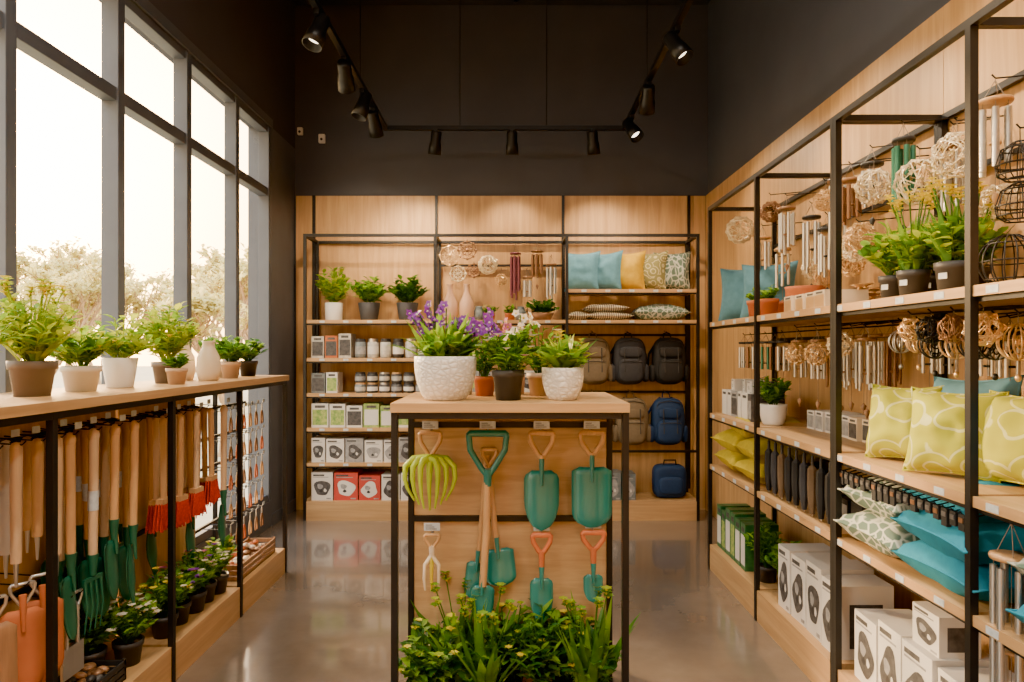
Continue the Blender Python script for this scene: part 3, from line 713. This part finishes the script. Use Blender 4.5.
b.tube([(-.06,-.02,.28),(-.05,-.03,.34),(.05,-.03,.34),(.06,-.02,.28)],.008,B_blk,n=6); b.obj('cooler_bag',(1.42,6.17,.17))
row('boxed_goods_row',.52,1.2,6.04,.17,[.13,.16],.26,[PIC,WHT,JARB],[PICY,PIC])

# ------------------------------------------------------------------ wind chimes / ornaments
def chime(L=.35,n=6,r=.008,R0=.04,mt=STEEL,top=W_dark,tw=.075):
    b=MB(); td=tw
    b.tube([(0,0,0),(0,0,-.02)],.0015,CORD,n=4)
    for k in range(3):
        a=2*pi*k/3; b.tube([(0,0,-.01),(R0*.9*math.cos(a),R0*.9*math.sin(a),-td)],.0013,CORD,n=4)
    b.lathe([(.001,-td),(R0*1.25,-td),(R0*1.3,-td-.006),(R0*1.25,-td-.014),(.001,-td-.014)],top,n=20)
    for k in range(n):
        a=2*pi*k/n+.3; x,y=R0*math.cos(a),R0*math.sin(a); l=(L-td-.06)*(.72+.28*((k*5)%n)/n)
        b.tube([(x,y,-td-.014),(x,y,-td-.04)],.001,CORD,n=4); b.cyl((x,y,-td-.035),(x,y,-td-.035-l),r,mt,n=8)
    b.tube([(0,0,-td),(0,0,-L-.03)],.0012,CORD,n=4)
    b.lathe([(.001,-L*.6),(.018,-L*.6),(.018,-L*.6-.008),(.001,-L*.6-.008)],top,n=12)
    b.lathe([(.001,-L-.02),(.014,-L-.035),(.001,-L-.07)],top,n=10)
    return b
def wball(r,mt,flat=1,drop=.05,flowers=50):
    b=MB(); c=Vector((0,0,-drop-r))
    b.tube([(0,0,0),(0,0,-drop)],.0015,CORD,n=4)
    for k in range(14):
        M=Euler((U(0,pi),U(0,pi),U(0,pi))).to_matrix(); pts=[c+M@Vector((math.cos(a)*r,math.sin(a)*r*1,0)) for a in [2*pi*i/18 for i in range(18)]]
        b.tube(pts,.0026,mt,n=4,closed=True)
    for k in range(flowers):
        z=1-2*(k+.5)/flowers; a=k*2.4; q=math.sqrt(1-z*z); d=Vector((q*math.cos(a),q*math.sin(a),z)); p=c+d*r
        u=d.orthogonal().normalized(); w=d.cross(u); rr=r*.21
        vs=[p+d*.010]+[p+(u*math.cos(t_)+w*math.sin(t_))*rr*(1 if i%2 else .4)+d*.002*(i%2) for i,t_ in enumerate([2*pi*i/10 for i in range(10)])]
        b.add(vs,[(0,i+1,(i+1)%10+1) for i in range(10)],mt,False)
    return b
def spinner(r,mt,drop=.05):
    b=MB(); b.tube([(0,0,0),(0,0,-drop)],.0015,CORD,n=4); c=Vector((0,0,-drop-r))
    for k in range(5):
        M=RZ(pi*k/5).to_3x3(); pts=[c+M@Vector((math.cos(a)*r,0,math.sin(a)*r)) for a in [2*pi*i/20 for i in range(20)]]
        b.tube(pts,.003,mt,n=4,closed=True)
    for q in (.35,.7): 
        b.tube([c+Vector((math.cos(a)*r*q,-.004,math.sin(a)*r*q)) for a in [2*pi*i/16 for i in range(16)]],.003,mt,n=4,closed=True)
    for k in range(8):
        a=2*pi*k/8; b.leaf(c,a,r*.6,r*.25,mt,out=.9,droop=.3,seg=3)
    b.ell(c,r*.2,r*.2,r*.2,mt,nu=8,nv=6); b.tube([c+Vector((0,0,-r)),c+Vector((0,0,-r-.05))],.0015,CORD,n=4); b.ell(c+Vector((0,0,-r-.055)),.01,.01,.012,mt,nu=6,nv=5)
    return b
def rosette(r,mt):
    b=MB(); c=Vector((0,0,-r-.01)); b.tube([(0,0,0),(0,0,-.012)],.0015,CORD,n=4)
    for q in (1,.55):
        b.tube([c+Vector((math.cos(a)*r*q,0,math.sin(a)*r*q)) for a in [2*pi*i/20 for i in range(20)]],.005,mt,n=5,closed=True)
    for k in range(8):
        a=2*pi*k/8; d=Vector((math.cos(a),0,math.sin(a))); e=Vector((-math.sin(a),0,math.cos(a)))
        b.tube([c,c+d*r*.5+e*r*.18,c+d*r,c+d*r*.5-e*r*.18],.004,mt,n=4,closed=True)
        b.ell(c+d*r,.014,.008,.014,mt,nu=8,nv=5)
    b.ell(c,.02,.01,.02,mt,nu=8,nv=6)
    return b
def hangR(bd,name,x,y,z):
    u=UFR if y>2.87 else UN
    rhook(u,x,y,z); bd.obj(name,(x,y,z+.004),(0,0,U(0,1) if 'rosette' not in name else -pi/2))
X=1.60
for y,z,L,mt_,tp in ((3.97,2.40,.38,STEEL,W_dark),(3.72,2.30,.42,STEEL,BLK2),(4.28,2.28,.36,STEEL,W_h),(4.10,2.18,.36,STEEL,W_h),(3.23,2.38,.32,BRONZE,W_dark),(3.40,2.42,.45,STEEL,W_dark),(3.52,2.20,.36,STEEL,BLK2),(3.10,2.42,.30,STEEL,BLK2)):
    hangR(chime(L,6,.009,.038,mt_,tp),'wind_chime',X+U(-.04,.04),y,z)
hangR(chime(.40,6,.011,.034,GRNM,BLK2,.07),'wind_chime',1.60,2.79,2.43)
hangR(chime(.36,6,.011,.04,STEEL,W_h),'wind_chime',1.60,2.26,2.40)
hangR(chime(.40,6,.009,.036,STEEL,W_dark),'wind_chime',1.68,2.60,2.36)
for x,y,z,r,mt_ in ((1.5,4.49,2.42,.085,CREAM),(1.6,4.22,2.46,.06,BRONZE),(1.58,2.98,2.33,.072,CREAM),(1.60,2.68,2.29,.085,CREAM),(1.62,3.19,2.10,.07,CREAM),(1.63,2.50,2.34,.08,CREAM),(1.66,3.62,1.98,.05,GOLD),(1.5,2.94,2.09,.06,GOLD),(1.66,3.34,2.02,.055,GOLD),(1.70,3.86,2.06,.055,CREAM),(1.72,3.48,2.36,.055,CREAM),(1.52,3.31,2.32,.05,GOLD),(1.72,2.84,2.10,.065,CREAM),(1.70,2.38,2.12,.06,CREAM),(1.70,4.44,2.10,.05,GOLD)):
    hangR(wball(r,mt_,drop=.05),'wire_ball_ornament',x,y,z)
b=MB(); b.tube([(0,0,0),(0,0,-.05)],.002,BLK,n=4)
def ring(b,r,z,mt,w=.003): b.tube([(math.cos(a)*r,math.sin(a)*r,z) for a in [2*pi*i/20 for i in range(20)]],w,mt,n=5,closed=True)
for z in (-.12,-.25):
    for r,zz in ((.02,.07),(.05,.05),(.065,.0),(.06,-.03),(.04,-.045)): ring(b,r,z+zz,BLK)
    for k in range(12):
        a=2*pi*k/12; b.tube([(r*math.cos(a),r*math.sin(a),z+zz) for r,zz in ((.02,.07),(.05,.05),(.065,.0),(.06,-.03),(.04,-.045))],.002,BLK,n=4)
b.tube([(0,0,-.05),(0,0,-.30)],.002,BLK,n=4)
rhook(UN,1.60,2.15,2.20); b.obj('metal_lantern',(1.60,2.15,2.204))
b=MB(); r=.085
for k in range(8):
    M=RZ(pi*k/8).to_3x3(); b.tube([M@Vector((math.cos(a)*r,0,r+math.sin(a)*r)) for a in [2*pi*i/20 for i in range(20)]],.0025,BLK,n=4,closed=True)
for zz in (.03,.085,.14):
    ring(b,math.sqrt(max(0,r*r-(zz-r)**2)),zz,BLK,.0025)
b.obj('wire_globe_lantern',(1.56,2.14,1.692))
for y,mt_,r in ((2.72,STEEL,.045),(2.60,GOLD,.045),(2.50,BLK,.055),(2.38,GOLD,.055),(2.28,BLK,.055),(2.19,BLK,.055),(2.09,GOLD,.055)):
    hangR(spinner(r,mt_,.04),'hanging_spinner',1.55,y,1.615)
for y in (2.78,2.66,2.44,2.33):
    hangR(chime(.28,5,.006,.028,STEEL,BLK2,.05),'wind_chime',1.70,y,1.61)
for y,r_,m_ in ((2.10,.05,GOLD),(2.24,.045,BRONZE),(2.36,.045,BLK),(2.48,.04,GOLD)): hangR(wball(r_,m_,drop=.02,flowers=24),'wire_ball_ornament',1.45,y,1.63)
for y,z,k in ((3.70,1.60,0),(3.60,1.62,1),(3.48,1.60,0),(3.36,1.62,1),(3.24,1.60,0),(3.12,1.62,1),(3.00,1.60,0)):
    if k: hangR(wball(.052,R.choice([GOLD,CREAM]),drop=.03+.1*U(0,1)),'wire_ball_ornament',1.50,y,z)
    else: hangR(chime(.34,5,.007,.03,STEEL,W_dark,.05),'wind_chime',1.56,y,z)
for y in (3.30,3.05,3.18,3.42,3.62): hangR(chime(.36,6,.007,.03,R.choice([STEEL,BRONZE]),W_dark,.05),'wind_chime',1.70,y,1.62)
for y,mt_ in ((4.55,STEEL),(4.42,BRONZE),(4.3,STEEL),(4.16,GRNM),(4.02,BRONZE),(3.9,STEEL)): hangR(chime(.30,5,.008,.03,mt_,BLK2,.05),'wind_chime',1.55,y,1.60)
rhook(UN,1.405,1.92,1.02); chime(.62,6,.010,.042,STEEL,W_h,.10).obj('wind_chime',(1.405,1.92,1.024))
b=MB()
for k in range(30):
    flower(b,Vector((U(-.1,.1),U(-.26,.26),U(.02,.10))),U(.035,.05),R.choice([GOLD,CREAM,GOLD]),U(0,6),GOLD,7)
b.box(-.12,.12,-.29,.29,0,.02,W_dark); b.obj('gold_flower_ornaments',(1.66,3.24,1.69))
for k in range(9):
    y=3.72-k*.09; b=MB()
    b.tube([(0,0,0),(.0,0,-.02)],.004,BLK2,n=5); b.cyl((0,0,-.01),(0,0,-.06),.008,BLK2)
    b.lathe([(.006,-.05),(.022,-.07),(.024,-.16),(.020,-.23),(.012,-.28)],[B_blk,B_gry,B_brn,B_blk][k%4],n=7,smooth=False)
    b.cyl((0,0,-.27),(0,0,-.29),.003,STEEL,n=5)
    UFR.tube([(1.44,y,1.03),(1.40,y,1.015),(1.39,y,1.02)],.0025,BLK,n=4); b.obj('folded_umbrella',(1.40,y,1.016))
b=MB()
for k in range(20):
    y=2.83-k*.042; b.tube([(1.45,y,1.02),(1.37,y,1.0),(1.36,y,1.01)],.0025,BLK,n=4); b.box(1.365,1.38,y-.014,y+.014,.95+U(-.02,.02),1.0,B_blk); b.box(1.362,1.365,y-.010,y+.010,.975,.99,PIC if k%3 else BRONZE)
b.box(1.44,1.46,2.04,2.83,1.015,1.025,BLK)
b.obj('seed_packet_hangers')
def hangB(bd,name,x,z,y=6.25): bhook(x,y,z); bd.obj(name,(x,y,z+.004))
hangB(rosette(.09,GOLD),'metal_rosette',-.57,2.46); hangB(rosette(.08,BRONZE),'metal_rosette',-.41,2.50)
hangB(rosette(.07,CREAM),'metal_rosette',-.50,2.28,6.3); hangB(rosette(.06,BRONZE),'metal_rosette',-.35,2.30,6.3)
hangB(wball(.085,CREAM,drop=.12),'wire_ball_ornament',-.22,2.48)
hangB(wball(.05,GOLD,drop=.05),'wire_ball_ornament',-.10,2.24)
hangB(chime(.55,6,.011,.04,PURM,PURM),'wind_chime',.03,2.46); hangB(chime(.36,6,.011,.045,BRONZE,BRONZE),'wind_chime',.23,2.48); hangB(chime(.45,6,.010,.04,STEEL,W_dark),'wind_chime',.36,2.36); hangB(chime(.34,5,.009,.035,STEEL,W_dark),'wind_chime',.14,2.24)
for x in (-.56,-.41):
    b=MB(); b.lathe([(.001,0),(.055,0),(.07,.05),(.068,.16),(.04,.22),(.025,.26),(.025,.32),(.032,.33),(.02,.33),(.02,.26),(.001,.02)],GLS,n=20); b.obj('glass_bottle',(x,6.18,1.765))
for x in (-.30,.08):
    b=MB(); b.lathe([(.001,0),(.04,0),(.055,.04),(.045,.09),(.03,.12),(.035,.13),(.02,.12),(.001,.02)],R.choice([JARB,TERRA]),n=16); b.obj('ceramic_vase',(x,6.2,1.765))

BU.obj('shelving_unit'); UN.obj('shelving_unit'); UFR.obj('shelving_unit'); LC.obj('tool_display_counter',bevel=.002); CT.obj('display_table',bevel=.002)

# ------------------------------------------------------------------ track lighting
ZR=3.40; xl,xr,yr=-1.09,.97,5.9
b=MB()
for x in (xl,xr): b.box(x-.018,x+.018,.3,yr+.018,ZR,ZR+.035,BLK)
b.box(xl+.018,xr-.018,yr-.018,yr+.018,ZR,ZR+.035,BLK)
for x,y in ((xl,1.2),(xl,3.1),(xl,4.9),(xr,1.2),(xr,3.1),(xr,4.9),(-.45,yr),(.3,yr)):
    b.cyl((x,y,ZR+.03),(x,y,ZC),.0035,BLK,n=5); b.cyl((x,y,ZC-.03),(x,y,ZC),.03,BLK,n=12)
b.obj('track_light_rail')
LAMP=mat('lamp_lens',(1,.85,.6),emit=6)
def head(x,y,target,power,ang=75):
    e=bpy.data.objects.new('track_spotlight',None); e.location=(x,y,ZR); sc.collection.objects.link(e)
    b=MB(); b.box(-.016,.016,-.05,.05,-.03,0,BLK); b.cyl((0,0,-.03),(0,0,-.075),.009,BLK)
    d=(Vector(target)-Vector((x,y,ZR-.09))).normalized(); q=d.to_track_quat('-Z','Y').to_matrix().to_4x4()
    b.M=T((0,0,-.10))@q@Matrix.Scale(1.25,4)
    b.lathe([(.001,.07),(.032,.07),(.036,.06),(.036,.0),(.042,-.02),(.046,-.085),(.042,-.085),(.038,-.04),(.001,-.035)],BLK,n=20)
    b.lathe([(.036,-.045),(.001,-.042)],LAMP,n=16)
    b.M=Matrix(); o=b.obj('spotlight_head'); o.parent=e
    l=bpy.data.lights.new('spot','SPOT'); l.energy=power; l.color=(1,.76,.50); l.spot_size=math.radians(ang); l.spot_blend=.8; l.shadow_soft_size=.035
    lo=bpy.data.objects.new('spot_lamp',l); sc.collection.objects.link(lo); lo.parent=e
    lo.matrix_local=T(Vector((0,0,-.10))+d*.12)@q
head(xl,3.84,(-1.7,3.2,1.1),80); head(xl,4.46,(-1.3,6.4,1.8),130); head(xl,5.0,(-1.8,4.6,.9),60); head(xl,5.4,(-1.0,6.4,2.0),100)
head(-.66,yr,(-.9,6.42,1.6),70,90); head(0,yr,(0,6.42,1.7),70,90); head(.70,yr,(.9,6.42,1.6),70,90)
head(xr,4.04,(1.75,3.4,1.8),120,90); head(xr,4.87,(1.1,6.4,1.7),130); head(xr,5.55,(1.75,4.5,1.6),95,90)
head(xr,2.9,(1.7,2.4,1.5),105,95); head(xl,2.6,(.0,2.75,1.0),65,60); head(xr,1.6,(.0,2.8,.9),60,70); head(xl,1.4,(-1.65,2.3,.8),80,80); head(xr,1.2,(1.6,2.0,1.1),75,90)
for x in (-.75,.65):  # invented overhead fill fixtures, out of view, added for general room light
    b=MB(); b.box(-.05,.05,-1.6,1.6,0,.06,BLK); b.box(-.04,.04,-1.58,1.58,-.004,0,LAMP)
    for y in (-1.3,1.3): b.cyl((0,y,.06),(0,y,ZC-4.2),.003,BLK,n=5)
    o=b.obj('added_fill_pendant',(x,.4,4.2))
    l=bpy.data.lights.new('added_fill_lamp','AREA'); l.shape='RECTANGLE'; l.size=.08; l.size_y=3.1; l.energy=85; l.color=(1,.90,.76)
    lo=bpy.data.objects.new('added_fill_lamp',l); sc.collection.objects.link(lo); lo.parent=o; lo.location=(0,0,-.012)
b=MB(); b.cyl((.03,5.6,ZC),(.03,5.6,4.35),.02,BLK); b.cyl((-2.0,5.2,ZC-.06),(1.8,5.2,ZC-.06),.03,BLK); b.cyl((-2.0,6.1,ZC-.06),(1.8,6.1,ZC-.06),.05,BLK); b.obj('ceiling_conduit')

# ------------------------------------------------------------------ outside
GRD=mat('outdoor_paving',(.50,.44,.32),(.36,.34,.22),scale=2,rough=.9)
b=MB(); b.box(-60,-2.35,-30,70,-.35,-.15,GRD); b.obj('outdoor_ground')
BARK=mat('bark',(.48,.34,.21),(.38,.26,.15),rough=.9)
def tree(h=1.5):
    b=MB()
    def br(p,d,L,r,k):
        e=p+d*L; b.tube([p,p.lerp(e,.5)+Vector((U(-1,1),U(-1,1),0))*L*.05,e],r,BARK,n=5,r2=r*.65)
        if k==0:
            for i in range(7): 
                q=p.lerp(e,U(.1,1.1))+Vector((U(-.06,.06),U(-.06,.06),0)); b.leaf(q,U(0,6.28),U(.10,.17),.085,LT,out=U(.4,1),droop=U(0,.8),seg=2)
            return
        for i in range(3 if k>1 else 4):
            nd=(d+Vector((U(-.75,.75),U(-.75,.75),U(-.15,.45)))).normalized(); br(p.lerp(e,U(.55,1)),nd,L*U(.62,.82),r*.6,k-1)
    br(Vector((0,0,-.2)),Vector((0,0,1)),h,.08,5); return b
t1=tree(1.2).obj('outdoor_tree',(-4.5,10.6,0)); t2=tree(1.35).obj('outdoor_tree',(-8.6,14.5,0))
for o,x,y,s in ((t1,-10.5,15.5,1.1),(t2,-7.4,18,1.3),(t1,-12.5,17,1.3),(t2,-5.6,15,1.15),(t1,-9.5,23,1.6),(t2,-14,20,1.4),(t2,-15.5,24,1.6),(t2,-18,22,1.5),(t1,-6.6,21,1.5),(t2,-7.6,12.5,.95)):
    inst(o,(x,y,0),(0,0,U(0,6)),s)

# ------------------------------------------------------------------ world + sun
w=bpy.data.worlds.new('World'); sc.world=w; w.use_nodes=True; nt=w.node_tree; nt.nodes.clear()
out=nt.nodes.new('ShaderNodeOutputWorld'); bg=nt.nodes.new('ShaderNodeBackground'); tc=nt.nodes.new('ShaderNodeTexCoord')
sd=Vector((-.74,.61,.27)).normalized(); sg=Vector((-.62,.76,.20)).normalized()
nrm=nt.nodes.new('ShaderNodeVectorMath'); nrm.operation='NORMALIZE'; nt.links.new(tc.outputs['Generated'],nrm.inputs[0])
dt=nt.nodes.new('ShaderNodeVectorMath'); dt.operation='DOT_PRODUCT'; dt.inputs[1].default_value=sg; nt.links.new(nrm.outputs[0],dt.inputs[0])
mx=nt.nodes.new('ShaderNodeMath'); mx.operation='MAXIMUM'; mx.inputs[1].default_value=0; nt.links.new(dt.outputs['Value'],mx.inputs[0])
pw=nt.nodes.new('ShaderNodeMath'); pw.operation='POWER'; pw.inputs[1].default_value=30; nt.links.new(mx.outputs[0],pw.inputs[0])
sp=nt.nodes.new('ShaderNodeSeparateXYZ'); nt.links.new(nrm.outputs[0],sp.inputs[0])
skyc=ramp(nt,sp.outputs['Z'],[(0,(1.0,.56,.20)),(.16,(1,.70,.36)),(.32,(1,.88,.68)),(.7,(.86,.92,1.0))])
gl=nt.nodes.new('ShaderNodeMix'); gl.data_type='RGBA'; gl.inputs[6].default_value=(0,0,0,1); gl.inputs[7].default_value=(9.0,5.2,1.8,1); nt.links.new(pw.outputs[0],gl.inputs[0])
ad=nt.nodes.new('ShaderNodeMix'); ad.data_type='RGBA'; ad.blend_type='ADD'; ad.inputs[0].default_value=1; nt.links.new(skyc,ad.inputs[6]); nt.links.new(gl.outputs[2],ad.inputs[7])
nt.links.new(ad.outputs[2],bg.inputs['Color']); bg.inputs['Strength'].default_value=5.5; nt.links.new(bg.outputs[0],out.inputs['Surface'])
l=bpy.data.lights.new('sun','SUN'); l.energy=11; l.angle=math.radians(7); l.color=(1,.66,.34)
so=bpy.data.objects.new('sun',l); sc.collection.objects.link(so); so.location=(-8,8,6); so.rotation_euler=sd.to_track_quat('Z','Y').to_euler()
l=bpy.data.lights.new('window_portal','AREA'); l.shape='RECTANGLE'; l.size=7.2; l.size_y=3.15; l.cycles.is_portal=True
po=bpy.data.objects.new('window_portal',l); sc.collection.objects.link(po); po.location=(XL-.15,2.15,1.81)
po.rotation_euler=(pi/2,0,-pi/2)

cam=bpy.data.cameras.new('Camera'); co=bpy.data.objects.new('Camera',cam); sc.collection.objects.link(co)
co.location=(0,0,1.5); co.rotation_euler=(pi/2,0,0); cam.lens=24; cam.sensor_width=36; cam.shift_y=.0088; cam.clip_start=.05; cam.clip_end=300
sc.camera=co
sc.view_settings.view_transform='AgX'; sc.view_settings.look='AgX - Punchy'; sc.view_settings.exposure=.75
